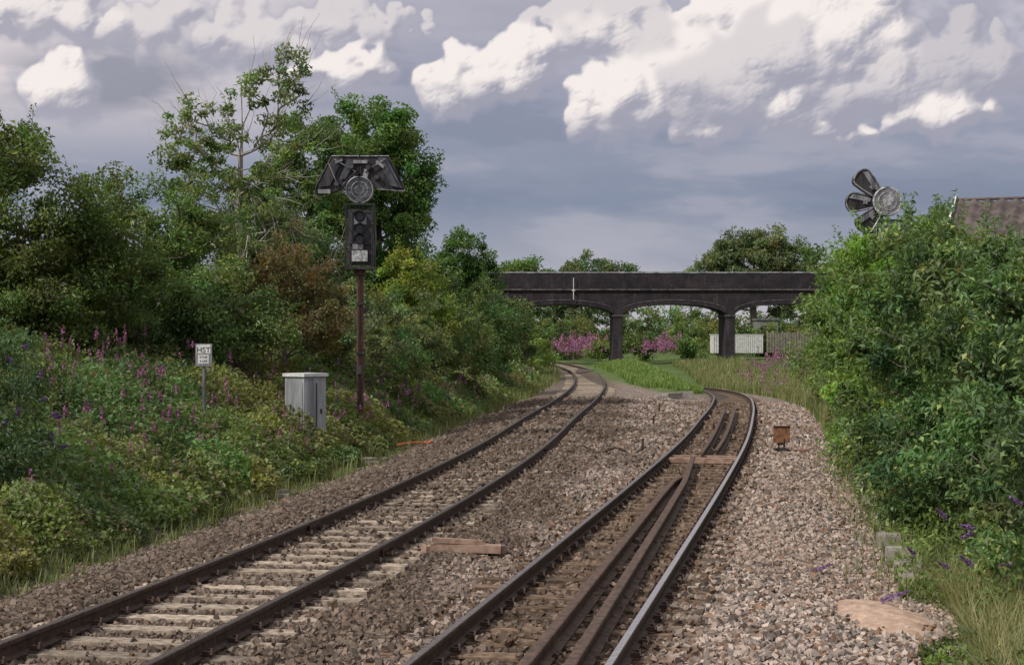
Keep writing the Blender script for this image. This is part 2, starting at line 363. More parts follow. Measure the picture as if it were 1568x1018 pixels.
def tree(name,x,y,lobes,n=110,cr=.5,per=150,size=.13,col=(.07,.11,.03),trunk=.16,near=False,asp=.5,bark=(.16,.14,.11),shell=.5,var=.35,th=None,twigs=0,hue=.12,flat=.75,shoots=0,extra=None):
    z0=float(ground(x,y))-.1; base=np.array([x,y,z0]); mb=MB()
    L=np.array(lobes,float); L[:,0]+=x; L[:,1]+=y
    Cc,idx=crown(L,n,shell); Cr=cr*rng.uniform(.6,1.35,n)
    ctr=L[:,:3].mean(0)
    zt=(L[:,2]).max() if th is None else th
    nodes=[base+np.array([.05*math.sin(k*1.3),0.04*math.cos(k*2.),(zt-z0)*k/7.]) for k in range(8)]
    par=[-1]+list(range(7))
    dd=np.linalg.norm((Cc-ctr),axis=1); order=np.argsort(dd)
    for o in order:
        p=Cc[o]; A=np.array(nodes); dv=p-A; dist=np.linalg.norm(dv,axis=1)+np.where(dv[:,2]<.1,1.5+np.abs(dv[:,2])*1.5,0)
        dist[0]+=5
        j=int(np.argmin(dist)); q=A[j]; m=q*.5+p*.5+rng.normal(size=3)*.08*np.linalg.norm(p-q)-np.array([0,0,.06*np.linalg.norm(p-q)])
        nodes.append(m); par.append(j); nodes.append(p); par.append(len(nodes)-2)
    wgt=np.zeros(len(nodes))
    for k in range(len(nodes)-1,-1,-1):
        if wgt[k]==0: wgt[k]=1
        if par[k]>=0: wgt[par[k]]+=wgt[k]
    rad=trunk*np.sqrt(wgt/wgt[0]); rad=np.maximum(rad,.008)
    bc=np.array(bark)
    for k in range(1,len(nodes)):
        j=par[k]; mb.tube([nodes[j],nodes[k]],[rad[j] if j<8 and k<8 else min(rad[j],rad[k]*1.3),rad[k]],6 if k<8 else 4,0,False,bc*rng.uniform(.7,1.2))
    for k in range(twigs):
        p=Cc[rng.integers(n)]; e=p+nrm(p-ctr+np.array([0,0,1.]))*rng.uniform(.4,1.1)+rng.normal(size=3)*.2
        mb.tube([p,(p+e)/2+rng.normal(size=3)*.06,e],[.012,.009,.004],3,0,False,bc*1.3)
    for k in range(shoots):
        o=rng.integers(n); p=Cc[o]; ln=rng.uniform(.3,.8)*(1.1 if near else 1.0)*cr*2
        e=p+nrm(nrm(p-ctr)*.8+np.array([0,0,.5])+rng.normal(size=3)*.35)*ln+nrm(p-ctr)*cr*.6
        mm=(p+e)/2+rng.normal(size=3)*.04; mb.tube([p,mm,e],[.008,.006,.003],3,0,False,np.array([.10,.12,.05]))
        m_=24; u=np.linspace(.3,1.,m_)[:,None]; PP=p*(1-u)+e*u+rng.normal(size=(m_,3))*.025
        a=np.arange(m_)*2.4; D=np.stack([np.cos(a),np.sin(a),.5+0*a],-1)
        leaves(mb,PP+D*size*.4,size*(1.25-.5*u[:,0]),D*1.4,np.array(col)*2.0*rng.uniform(.7,1.25,(m_,1)),asp,near,1)
    clump_leaves(mb,Cc,Cr,per,size,col,ctr,asp,near,var,flat,hue,1)
    if extra:
        fr,sz,as2,c2=extra; kk=rng.random(n)<fr
        clump_leaves(mb,Cc[kk]+nrm(Cc[kk]-ctr)*.12,Cr[kk]*.9,per*.35,sz,c2,ctr,as2,near,var,flat,hue,1)
    return mb.build(name,[m_bark,m_leaf])
DG=(.045,.078,.02); MG=(.07,.115,.028); YG=(.15,.19,.04); GG=(.085,.115,.055)
tree('hawthorn_tree',-10.6,38,[(0,0,4.7,2.1,1.8,2.3),(-1.6,0,5.2,1.6,1.5,1.7),(1.2,.5,3.8,1.5,1.4,1.7),(-.5,-.8,2.6,2.4,1.4,1.5)],340,.45,190,.11,(.062,.086,.022),.16,shoots=50)
tree('sycamore_tree',-9.2,45,[(0,0,5.2,1.8,1.6,1.9),(1.0,0,4.2,1.5,1.5,1.7),(-1.1,0,4.0,1.3,1.3,1.6),(.3,-.6,2.8,2.0,1.4,1.4)],210,.42,140,.12,(.078,.12,.035),.14,twigs=10,shoots=40)
tree('ash_tree',-7.7,50,[(1.0,0,9.6,1.15,.9,1.1),(0,0,7.6,1.8,1.5,1.6),(-1.2,0,8.1,1.2,1.0,1.2),(0.3,0,5.6,2.1,1.6,1.6)],180,.27,50,.15,(.10,.14,.05),.13,asp=.42,twigs=260,shell=.35,bark=(.33,.30,.27))
tree('willow_tree',-8.7,53,[(0,0,4.6,2.6,1.8,2.2),(2,0,4.4,1.8,1.4,2.0)],200,.5,140,.13,GG,.14,twigs=20,shoots=30)
tree('oak_tree',-4.75,61,[(-.1,0,8.9,1.6,1.6,1.8),(.95,0,7.8,1.3,1.4,1.7),(-1.0,0,7.5,1.3,1.4,1.8),(.3,-.3,5.8,1.85,1.6,1.6),(.5,0,4.4,1.4,1.3,1.3)],300,.46,180,.14,(.066,.118,.028),.2,twigs=10,shoots=40)
tree('lime_tree',-6.7,58,[(0,0,8.2,1.3,1.3,1.6),(-.6,0,6.2,1.7,1.4,1.7),(.8,0,5.2,1.5,1.3,1.6)],160,.42,140,.13,(.075,.12,.035),.15,twigs=15,shoots=20)
tree('elder_bush',-5.9,46,[(0,0,3.9,1.35,1.1,1.35),(-1.2,0,3.3,1.1,1,1.1),(.9,0,3.0,.9,.9,1.1)],130,.32,120,.10,(.10,.083,.036),.07,twigs=35,hue=.15)
tree('hawthorn_bush',-9.0,41.5,[(0,0,2.9,2.2,1.3,1.3),(2.4,0,2.6,1.5,1.2,1.2)],150,.42,160,.11,(.06,.095,.03),.08,shoots=40)
tree('hazel_bush',-3.4,56,[(0,0,3.9,1.0,1,1.3),(.5,0,3.0,1.0,1,1.1)],75,.36,140,.12,(.14,.18,.035),.06,shoots=20)
tree('hawthorn_bush',-1.9,78,[(0,0,3.6,1.5,1.8,1.8),(.9,-1,2.0,1.2,1.6,1.6),(-1.5,0,3.2,1.3,1.5,1.8)],150,.5,130,.15,DG,.08)
tree('hawthorn_bush',-4.2,50,[(0,0,2.7,1.3,1.2,1.1),(1.2,2,2.4,1.1,1.2,1.1),(-1.5,0,2.5,1.1,1.1,1.1)],110,.34,130,.11,(.11,.145,.065),.06,shoots=60)
tree('hawthorn_bush',-2.9,66,[(0,0,2.5,1.4,1.6,1.4),(1.2,1,2.0,1.1,1.6,1.2)],90,.42,130,.13,(.08,.11,.04),.06,shoots=30)
tree('oak_tree',-3.0,110,[(0,0,7.2,1.7,1.7,1.7),(-1,0,6,1.6,1.6,1.8),(1,0,5.8,1.3,1.5,1.6)],120,.55,110,.2,(.045,.085,.022),.15)
tree('hawthorn_bush',-1.5,98,[(0,0,2.8,2.0,3,2.4),(1.5,4,2.2,1.4,3,2.0)],130,.55,110,.19,(.055,.08,.03),.08)
tree('hazel_bush',.6,122,[(0,0,1.9,1.5,3,1.3),(1.0,-6,1.0,1.2,3,.9)],80,.5,110,.2,(.12,.18,.04),.05)
tree('hawthorn_bush',-8.6,30,[(0,0,1.5,1.1,1.1,.95)],55,.32,170,.085,DG,.05,near=True,shoots=20)
tree('buddleia_bush',-7.1,24.2,[(0,0,1.3,.8,.8,1.15),(.3,-.8,.9,.6,.7,.8)],70,.28,150,.085,(.045,.075,.03),.05,near=True,asp=.35,shoots=20)
# right hedge row
tree('buddleia_bush',6.5,18.2,[(0,0,1.2,2.0,2.2,2.1),(-.5,1.0,2.3,1.4,1.6,1.1),(-.45,-1.2,.7,1.6,1.4,1.2)],330,.30,110,.125,(.060,.098,.036),.07,near=True,asp=.34,var=.5,shoots=150,extra=(.45,.08,.6,(.13,.165,.06)))
tree('buddleia_bush',6.9,25.5,[(0,0,1.5,1.9,3.0,2.4),(-.6,0,2.95,1.25,2.2,1.1),(-.7,-1,.7,1.3,2,1.0)],310,.34,105,.13,(.058,.098,.035),.07,near=True,asp=.36,var=.5,shoots=150,extra=(.5,.09,.6,(.125,.165,.055)))
tree('dogwood_bush',8.2,34,[(0,0,1.9,2.1,3.6,2.4),(-.8,0,3.4,1.3,2.4,1.2),(-.6,-2,.9,1.5,2.4,1.1)],300,.40,120,.12,(.092,.15,.034),.07,shoots=110,var=.45)
tree('hawthorn_bush',10.3,45,[(0,0,2.5,2.4,4.5,2.6),(-1.1,0,3.2,1.45,3.5,1.7)],240,.46,120,.13,(.075,.125,.033),.08,shoots=70)
tree('hawthorn_bush',13.0,61,[(0,0,2.0,2.7,6,2.6)],180,.55,110,.16,(.085,.125,.04),.08,shoots=30)
tree('hawthorn_bush',17.6,82,[(0,0,1.0,3.0,8,2.0)],150,.65,100,.2,(.10,.15,.045),.08)
tree('ash_tree',24.6,100,[(0,0,8.4,1.7,1.7,1.6),(-.6,0,6.5,1.6,1.5,1.7)],80,.6,90,.22,GG,.15)
tree('ash_tree',30,108,[(0,0,8.5,2.9,2,1.8),(3.4,0,8.2,2.4,2,1.8)],120,.65,90,.22,GG,.15)
tree('willow_tree',26.3,192,[(0,0,9.4,5.8,4,3.9),(-3.6,0,8.6,3.2,3,3.6),(4.2,0,8.0,3.4,3,3.6),(1.4,0,11.6,3.0,3,2.2)],300,.95,130,.36,(.085,.11,.05),.4)
tree('oak_tree',1.3,212,[(0,0,7.8,4.2,3,3.6),(-4,0,7.2,3.6,3,3.4)],170,1.0,110,.4,MG,.3)
tree('ash_tree',9.8,232,[(0,0,9.0,3.8,3,3.6),(4.2,0,8.4,3.4,3,3.4),(-3,0,8.0,3.6,3,3.2)],200,1.1,110,.42,GG,.3)
tree('hazel_bush',36.2,200,[(0,0,7.4,2.2,2,2.8)],50,.8,100,.35,YG,.2)
def mass(name,items,size,col,cr,per):
    mb=MB()
    for (x,y,z,rx,ry,rz,n) in items:
        Cc,_=crown([(x,y,z,rx,ry,rz)],n,.4)
        c=np.array(col)*rng.uniform(.6,1.4)*np.array([rng.uniform(.8,1.4),1,1])
        clump_leaves(mb,Cc,cr*rng.uniform(.6,1.3,n),per,size,c,np.array([x,y,z]),.55)
    return mb.build(name,[m_leaf])
it=[(rng.uniform(2,40),rng.uniform(178,245),rng.uniform(.8,2.2),rng.uniform(2,4),3,rng.uniform(1.4,2.7),26) for k in range(34)]
it+=[(4,235,3,4,3,3.2,44),(12,230,3,4,3,3.4,44),(18,240,3,5,3,3.2,44),(26,235,3,5,3,3,44),(34,225,3,5,3,3,40),(-3,225,3.5,4,3,3,40),(8,246,3.5,4,3,3.4,40),(22,228,2.6,4,3,3,40)]
it+=[(12.5,172,1.1,1.5,2,1.2,24),(8.6,176,.9,1.3,2,1.0,22),(17.0,168,1.0,1.6,2,1.2,24),(4.5,182,1.3,2,2,1.6,24)]
mass('distant_bushes',it,.32,(.058,.09,.027),.8,75)
it=[(x,rng.uniform(380,450),rng.uniform(2,5),14,8,rng.uniform(4,8),26) for x in range(-190,230,11)]
mass('distant_tree_line',it,.9,(.06,.085,.04),2.4,60)
it=[(-5-rng.uniform(0,14),rng.uniform(120,175),rng.uniform(1.5,3),3,4,rng.uniform(2,4),28) for k in range(14)]
it+=[(-14-rng.uniform(0,14),rng.uniform(55,110),2.,3,4,rng.uniform(2,3.4),30) for k in range(14)]
mass('background_bushes',it,.24,(.05,.08,.025),.7,80)

def frust(x,y,m=1.0): return np.abs(x)<.295*y+m
N=490000
y=14*np.exp(rng.random(N)*math.log(150/14)); s=-.25+9.5*rng.random(N)**1.25; x=EL(y)-s
k=frust(x,y,.8)&(rng.random(N)<np.where(y>60,.55,1.)); x,y,s=x[k],y[k],s[k]
edge_n=.3*np.sin(y*1.7)+.25*np.sin(y*3.7+1); s=s+edge_n*.6; k=s>-.1; x,y,s=x[k],y[k],s[k]
d1,id1=domes(x,y,1.1,1); d2,id2=domes(x,y,.45,4); d3,id3=domes(x,y,2.6,7)
hc=np.clip(.12+.32*s,0.08,1.0)*(.5+.6*d3)+.50*d1*np.clip(s+.3,.1,1)+.26*d2
depth=rng.random(len(x))**1.7
z=ground(x,y)+hc*(1-depth*.75)+rng.normal(size=len(x))*.03
basec=np.array([.15,.195,.06])
tint=(.5+.9*id1)[:,None]*np.stack([.72+.65*id3,np.ones_like(id1),.8+.4*id2],-1)
c=basec*tint*rng.uniform(.6,1.45,(len(x),1))
dead=rng.random((len(x),1))<.08; c=np.where(dead,np.array([.26,.20,.12]),c)
mb=MB()
ow=np.stack([.5+0*x,-.35+0*x,.5+0*x],-1)
nearm=y<34
lsz=np.interp(y,[14,30,60,150],[.07,.09,.13,.24])*rng.uniform(.6,1.5,len(y))
for mk,nr in((nearm,True),(~nearm,False)):
    leaves(mb,np.stack([x,y,z],-1)[mk],lsz[mk],ow[mk],c[mk],.62,nr)
mb.build('bramble_bank',[m_leaf])

def grass(name,x,y,h,wd,c1,c2,lean=.35,z=None):
    n=len(x); zz=ground(x,y)-.03 if z is None else z
    a=rng.random(n)*2*np.pi; dx,dy=np.cos(a),np.sin(a); bx,by=-dy,dx
    H=h*rng.uniform(.5,1.3,n); ln=lean*H*rng.uniform(.2,1.6,n); w=wd*rng.uniform(.6,1.3,n)
    P=np.stack([x,y,zz],-1)
    D=np.stack([dx,dy,0*dx],-1); B=np.stack([bx,by,0*bx],-1); U=np.array([0,0,1.])
    m=P+U*(H*.55)[:,None]+D*(ln*.3)[:,None]; tp=P+U*(H*.97)[:,None]+D*ln[:,None]
    V=np.stack([P-B*w[:,None]*.5,P+B*w[:,None]*.5,m+B*w[:,None]*.4,m-B*w[:,None]*.4,tp],1)
    u=rng.random((n,1)); c=np.array(c1)*(1-u)+np.array(c2)*u; c=c*rng.uniform(.75,1.25,(n,1))
    k=np.arange(n)[:,None]*5; mb=MB()
    mb.V=[V.reshape(-1,3)]; mb.F=[k+np.array([[0,1,2,3]]),k+np.array([[3,2,4]])]; mb.M=[np.zeros(n,np.int32)]*2; mb.C=[np.repeat(c,5,0)]; mb.nv=5*n
    return mb.build(name,[m_leaf])
n=20000; y=14*np.exp(rng.random(n)*math.log(120/14)); x=EL(y)-rng.normal(size=n)*.4-.2; cl,_=domes(x,y,.9,3); k=frust(x,y)&(rng.random(n)<cl*1.2); x,y=x[k],y[k]
grass('verge_grass',x,y,np.interp(y,[14,60,120],[.28,.45,.7]),np.interp(y,[14,60,120],[.012,.025,.05]),(.10,.14,.04),(.24,.24,.10))
n=5000; cx=np.repeat(rng.random(125),40); cy=14*np.exp(cx*math.log(60/14)); off=np.repeat(rng.uniform(-.1,.55,125),40); y=cy+rng.normal(size=n)*.08; x=EL(cy)+off+rng.normal(size=n)*.08
grass('grass_tuft',x,y,.2,.012,(.10,.15,.04),(.22,.24,.10),.6)
n=24000; x=rng.uniform(5.8,10,n); y=rng.uniform(84,128,n); k=gmound(x,y)>.18; x,y=x[k],y[k]
grass('mound_grass',x,y,.3,.06,(.14,.22,.05),(.21,.29,.08))
n=32000; y=rng.uniform(45,150,n); x=ER(y)+rng.uniform(-.3,6,n)*rng.random(n)
cl,_=domes(x,y,3.,8); gq=rng.random(n)<.35+.6*cl
grass('bank_grass',x[gq],y[gq],.55,.05,(.11,.17,.05),(.22,.24,.09)); grass('bank_grass',x[~gq],y[~gq],.6,.045,(.22,.22,.10),(.34,.29,.16))
sandk=lambda x,y: np.hypot((x-3.6)/.75,(y-17.3)/1.7)>1
n=22000; y=rng.uniform(11.5,19,n); x=ER(y)+.35+rng.random(n)**1.1*2.2; cl,_=domes(x,y,.5,3); k=frust(x,y)&(rng.random(n)<cl+.25)&sandk(x,y); x,y=x[k],y[k]
grass('tall_grass',x,y,.5,.010,(.14,.18,.06),(.42,.37,.20),.7)
n=9000; y=rng.uniform(17,45,n); x=ER(y)+rng.normal(size=n)*.35+.3; cl,_=domes(x,y,.8,6); k=(rng.random(n)<cl*1.1)&sandk(x,y); x,y=x[k],y[k]
grass('verge_grass',x,y,.3,.014,(.12,.17,.045),(.28,.28,.12),.5)
n=44000; y=13*np.exp(rng.random(n)*math.log(90/13)); sx=rng.random(n)**1.2*2.1-.1; x=ER(y)+sx; cl,idd=domes(x,y,.7,11)
k=(rng.random(n)<cl+.1)&frust(x,y)&sandk(x,y); x,y,sx,cl,idd=x[k],y[k],sx[k],cl[k],idd[k]
mb=MB(); leaves(mb,np.stack([x,y,ground(x,y)+rng.random(len(x))*(.1+.7*cl*np.clip(sx+.2,.1,1.5))],-1),np.interp(y,[13,90],[.075,.2]),np.tile([-.4,-.3,.5],(len(x),1)),np.array([.14,.20,.05])*(.5+.8*idd)[:,None]*rng.uniform(.7,1.3,(len(x),1)),.5,True)
mb.build('verge_weeds',[m_leaf])

def willow(name,x,y,z,h,ps,ncol=26,stem=True,c=(.42,.10,.30),conew=.05,coneh=.36):
    mb=MB(); n=len(x); h=h*rng.uniform(.75,1.2,n)
    lean=rng.normal(size=(n,2))*.09
    if stem:
        for i in range(n):
            mb.tube([(x[i],y[i],z[i]),(x[i]+lean[i,0],y[i]+lean[i,1],z[i]+h[i])],[.008,.004],3,0,False,(.16,.09,.06))
        m=26; t_=np.tile(np.linspace(.25,.8,m),n); I=np.repeat(np.arange(n),m); a=rng.random(n*m)*6.283
        D=np.stack([np.cos(a),np.sin(a),.3+0*a],-1)
        P=np.stack([x[I]+lean[I,0]*t_,y[I]+lean[I,1]*t_,z[I]+h[I]*t_],-1)+D*.05
        leaves(mb,P,.12,D*1.5,np.array([.12,.18,.06])*rng.uniform(.7,1.3,(n*m,1)),.2,False,0)
    m=ncol; u=rng.random(n*m); I=np.repeat(np.arange(n),m); a=rng.random(n*m)*6.283; rr=conew*(1.15-u)
    ch=coneh*rng.uniform(.4,1.1,n)[I]
    top=h[I]-ch*(1-u)
    P=np.stack([x[I]+lean[I,0]*top/h[I]+np.cos(a)*rr,y[I]+lean[I,1]*top/h[I]+np.sin(a)*rr,z[I]+top],-1)
    D=np.stack([np.cos(a),np.sin(a),0*a],-1)
    cc=np.array(c)*rng.uniform(.6,1.35,(n*m,1))
    leaves(mb,P,ps*rng.uniform(.7,1.3,n*m),D,cc,.75,False,1)
    return mb.build(name,[m_leaf,m_petal])
def clusters(cs,sp):
    P=[]
    for (cx,cy,k) in cs: P.append(np.array([cx,cy])+rng.normal(size=(k,2))*np.array(sp))
    return np.concatenate(P)
P=clusters([(-6.6,31,18),(-7.4,33,18),(-5.7,30,9),(-5.0,36,14),(-8.2,36,16),(-6.6,40,18),(-5.2,44,22),(-3.6,46,28),(-2.9,52,30),(-2.2,57,28),(-1.4,64,26),(-.8,70,20),(-9.0,40,8),(-6.3,25,5),(-7,28,9),(-5.6,27,4),(-5.2,33,9),(-4.2,41,14),(0,80,16),(.8,92,14)],(.7,1.6))
x,y=P[:,0],P[:,1]; k=x<EL(y)-.3; x,y=x[k],y[k]; s=EL(y)-x
willow('rosebay_willowherb',x,y,ground(x,y),np.clip(.78+.29*s,.85,1.7),.048,22,True,(.38,.15,.33),.034,.28)
P=clusters([(6.0,172,60),(7.6,178,50),(14.6,171,60),(13.8,168,26)],(.85,2.2)); x,y=P[:,0],P[:,1]
willow('rosebay_willowherb',x,y,ground(x,y)+.5,1.9*rng.uniform(.6,1.2,len(x)),.18,18,False,(.38,.17,.32),.22,1.1)
P=clusters([(20,128,30),(22,132,26),(18.5,124,24),(16.6,112,16),(2.6,128,10),(15.5,98,14),(14,84,12)],(1.2,5)); x,y=P[:,0],P[:,1]
willow('rosebay_willowherb',x,y,ground(x,y)+.1,1.3*rng.uniform(.6,1.2,len(x)),.11,20,True,(.38,.17,.32),.11,.7)
def panicle(mb,p,d,L,r,n,c):
    u=rng.random(n); a=rng.random(n)*6.283; d=nrm(np.array(d,float)); A=nrm(np.cross(d,[0,0,1.])+1e-3); B=np.cross(d,A)
    rr=r*(1.05-u); P=np.array(p)+d*(u*L)[:,None]+(np.cos(a)*rr)[:,None]*A+(np.sin(a)*rr)[:,None]*B
    leaves(mb,P,.028,(P-p),np.array(c)*rng.uniform(.6,1.4,(n,1)),.9,False,0)
mb=MB()
for k in range(22):
    a=rng.uniform(-.9,1.2); p=np.array([-7.1+.95*math.sin(a)+.1,24.2-.9*math.cos(a),rng.uniform(.9,2.4)])
    panicle(mb,p,(rng.normal()*.5+.4,-.5,rng.uniform(-.2,.8)),.17,.024,80,(.20,.11,.32))
for k in range(9):
    p=np.array([rng.uniform(4.35,4.9),rng.uniform(16.2,20),rng.uniform(-.1,.9)])
    panicle(mb,p,(-.7,-.4,rng.uniform(-.3,.7)),.17,.022,80,(.30,.18,.42))
for p in((3.75,17.9,-.22),(3.4,20.2,-.25)): panicle(mb,p,(.8,-.3,.35),.3,.03,110,(.30,.18,.42))
mb.build('buddleia_flowers',[m_petal])

# ------------------------------------------------------------------ bridge
m_brick,t,bs,out=newmat('engineering_brick')
co=t.new('ShaderNodeTexCoord').outputs['Object']; sp=t.new('ShaderNodeSeparateXYZ'); t.l.new(co,sp.inputs[0])
cb=t.new('ShaderNodeCombineXYZ'); t.l.new(t.m('ADD',sp.outputs[0],sp.outputs[1]),cb.inputs[0]); t.l.new(sp.outputs[2],cb.inputs[1])
bt=t.new('ShaderNodeTexBrick'); t.l.new(cb.outputs[0],bt.inputs['Vector'])
bt.inputs['Color1'].default_value=(.022,.017,.020,1); bt.inputs['Color2'].default_value=(.05,.036,.040,1); bt.inputs['Mortar'].default_value=(.045,.04,.043,1)
bt.inputs['Scale'].default_value=1; bt.inputs['Brick Width'].default_value=.225; bt.inputs['Row Height'].default_value=.075; bt.inputs['Mortar Size'].default_value=.008
n=t.noise(co,.55,5,.7); n3=t.noise(t.vm('MULTIPLY',co,(1.6,1.6,.18)),1.5,4,.65)
c=t.mix(t.ss(n,.35,.7),bt.outputs[0],(.014,.013,.017,1)); c=t.mix(t.ss(n3,.54,.72,0,.5),c,(.10,.082,.084,1))
t.put(bs.inputs['Base Color'],c); bs.inputs['Roughness'].default_value=.85; bs.inputs['Specular IOR Level'].default_value=.25
m_cop=simple('coping_stone',(.13,.13,.15),(.32,.32,.35),2,.85,0,.3,.02)
m_str=simple('string_course_brick',(.035,.03,.032),(.12,.10,.10),2,.85,0,.3,.02)
br=empty('railway_bridge',(0,155,0))
W=5.5; top=6.12
def arch_z(x):
    u=((x+.6)/9.9); k=np.floor(u); fx=(u-k-.5)*9.9
    half=4.55; z=np.where(np.abs(fx)<half,4.05+.93*np.sqrt(np.clip(1-(fx/half)**2,0,1)),-1.5)
    return np.where((x>-10.6)&(x<39.1),z,-1.5)
xs=[]
for k in range(-1,4):
    c0=-.6+9.9*k+4.95; a=np.sin(np.linspace(-np.pi/2,np.pi/2,25))*4.5499; xs+=list(c0+a)+[c0-4.551,c0+4.551]
xs=np.array(sorted(xs+[-40,-30,-20,-11,60,50,42,39.2])); zl=arch_z(xs)
mb=MB(); n=len(xs)
for y_ in(0,W):
    V=np.concatenate([np.stack([xs,0*xs+y_,zl],-1),np.stack([xs,0*xs+y_,0*xs+top],-1)]); i=np.arange(n-1)[:,None]
    mb.add(V,i+np.array([[0,1,n+1,n]]),0)
V=np.concatenate([np.stack([xs,0*xs,zl],-1),np.stack([xs,0*xs+W,zl],-1)]); mb.add(V,i+np.array([[0,1,n+1,n]]),0)
mb.box((10,W/2,top+.001),(100,W-.01,.1),0)
for y_ in(.15,W-.15): mb.box((10,y_,top+.92),(100,.36,1.30),0)
mb.build('arches_and_parapet',[m_brick],parent=br)
mb=MB()
mb.box((10,0,top+.14),(100.2,.4,.13),1)
mb.box((10,W,top+.14),(100.2,.4,.13),1)
for y_ in(.15,W-.15):
    for k in range(84): mb.box((-39.3+1.2*k,y_,top+1.645+.010*math.sin(k*2.7)),(1.185,.46,.13),0)
mb.build('coping',[m_cop,m_str],parent=br)
mb=MB()
for k in range(-1,4):
    c0=-.6+9.9*k+4.95; a=np.linspace(-np.pi/2,np.pi/2,41); xo=c0+np.sin(a)*4.55; zo=4.05+.93*np.cos(a)
    for (d0,d1,mt,pr) in((-.01,.34,0,.05),(.34,.42,1,.08)):
        V=np.concatenate([np.stack([xo,0*xo-pr,zo+d0],-1),np.stack([xo,0*xo-pr,zo+d1],-1),np.stack([xo,0*xo+.02,zo+d1],-1),np.stack([xo,0*xo+.02,zo+d0],-1)])
        i=np.arange(40)[:,None]; mb.add(V,np.concatenate([i+np.array([[0,1,42,41]]),i+np.array([[41,42,83,82]]),i+np.array([[0,1,124,123]])]),mt)
for k in range(0,4):
    xc=-.6+9.9*k
    mb.box((xc,W/2,3.98),(1.0,W+.24,.14),1); mb.box((xc,W/2,3.84),(.9,W+.14,.12),0)
    mb.box((xc,W/2,1.4),(.78,W+.06,4.9),0); mb.box((xc,W/2,-.2),(1.0,W+.3,1.3),0)
mb.build('piers_and_arch_rings',[m_brick,m_str],parent=br)
m_paint=simple('white_paint',(.5,.5,.48),(.68,.68,.66),4,.6,0,.1,.005)
mb=MB(); mb.tube([(5.4,-.3,5.4),(5.4,-.3,7.3)],.04,6,0); mb.box((5.4,-.27,6.2),(.3,.08,.1),0); mb.build('drain_pipe',[m_paint],parent=br)

# ------------------------------------------------------------------ signals
m_blk=simple('signal_black_metal',(.014,.013,.015),(.06,.055,.058),7,.55,.3,.3,.01,streak=True)
m_gry=simple('weathered_grey_metal',(.10,.10,.11),(.32,.32,.33),7,.5,.3,.3,.01,streak=True)
m_post=simple('rusty_post',(.06,.026,.018),(.15,.07,.048),6,.7,.2,.3,.01,streak=True)
m_wht=simple('dirty_white',(.16,.155,.16),(.5,.5,.51),11,.6,0,.2,.01)
m_conc=simple('concrete',(.20,.175,.15),(.34,.30,.26),4,.9,0,.4,.01)
m_glass=simple('dark_lens',(.03,.03,.035),(.1,.1,.11),4,.12,0,0)
def ring(mb,c,r,rt,mat,n=20):
    a=np.linspace(0,2*np.pi,n+1); P=np.stack([c[0]+r*np.cos(a),c[1]+0*a,c[2]+r*np.sin(a)],-1); mb.tube(P,rt,5,mat,False)
def disc(mb,c,r,d,mat,n=24):
    mb.tube([(c[0],c[1]-d/2,c[2]),(c[0],c[1]+d/2,c[2])],r,n,mat)
sg=empty('railway_signal',(-3.7,43,-.4))
mb=MB(); mb.box((0,0,.12),(.95,.6,.34),2); mb.box((0,0,.3),(.34,.34,.05),0)
mb.tube([(0,0,0),(0,0,4.4)],.085,14,0); mb.tube([(0,0,4.3),(0,0,4.42)],.13,14,0)
mb.tube([(-.03,-.12,.2),(-.03,-.12,4.3)],.018,6,1)
for z in(1.2,2.4,3.6): mb.box((0,-.06,z),(.2,.14,.05),1)
mb.box((-.02,-.14,2.0),(.14,.06,.22),1)
mb.build('post',[m_post,m_blk,m_conc],parent=sg)
mb=MB(); mb.box((0,0,4.46),(.72,.5,.06),0); mb.box((0,.05,5.22),(.56,.26,1.36),0)
mb.box((0,-.13,4.76),(.38,.1,.27),1); mb.box((-.05,-.14,4.98),(.26,.06,.12),3)
mb.box((0,-.10,5.05),(.5,.06,.03),0); mb.box((.01,-.10,5.62),(.3,.03,.2),3)
for z in(5.16,5.42,5.72):
    disc(mb,(0,-.12,z),.13,.05,0); disc(mb,(0,-.15,z),.10,.03,2)
    a=np.linspace(-.2,np.pi+.2,12); V=[]
    for yy_,r in((-.12,.14),(-.34,.13)): V+=[(r*math.cos(t_),yy_,z+r*math.sin(t_)) for t_ in a]
    mb.add(V,[[i,i+1,12+i+1,12+i] for i in range(11)],0)
for x_ in(-.34,.34):
    for y_ in(-.22,.22): mb.tube([(x_,y_,4.45),(x_,y_,6.02)],.018,5,0)
for z in(4.95,5.5,6.0):
    mb.tube([(-.34,-.22,z),(-.34,.22,z)],.014,5,0); mb.tube([(.34,-.22,z),(.34,.22,z)],.014,5,0); mb.tube([(-.34,.22,z),(.34,.22,z)],.014,5,0)
mb.tube([(-.34,-.22,6.0),(.34,-.22,6.0)],.016,5,0)
mb.tube([(.36,-.2,4.5),(.4,-.25,5.2),(.36,-.2,5.9)],.02,5,0)
mb.build('lamp_head',[m_blk,m_wht,m_glass,m_gry],parent=sg)
mb=MB(); mb.tube([(0,.1,5.9),(0,.1,7.1)],.06,8,0)
disc(mb,(0,-.12,6.36),.34,.12,0,28); ring(mb,(0,-.19,6.36),.32,.025,1); ring(mb,(0,-.2,6.36),.2,.012,1); disc(mb,(0,-.19,6.36),.29,.02,2,24); ring(mb,(0,-.2,6.36),.1,.01,1)
for a in range(0,360,60): mb.tube([(.1*math.cos(math.radians(a)),-.205,6.36+.1*math.sin(math.radians(a))),(.3*math.cos(math.radians(a)),-.205,6.36+.3*math.sin(math.radians(a)))],.007,4,0)
mb.build('roundel',[m_blk,m_gry,m_glass],parent=sg)
mb=MB()
Lp=[(-.68,7.18),(-.02,7.18),(-.02,6.75),(-.36,6.5),(-.45,6.38),(-1.03,6.22),(-1.07,6.42)]
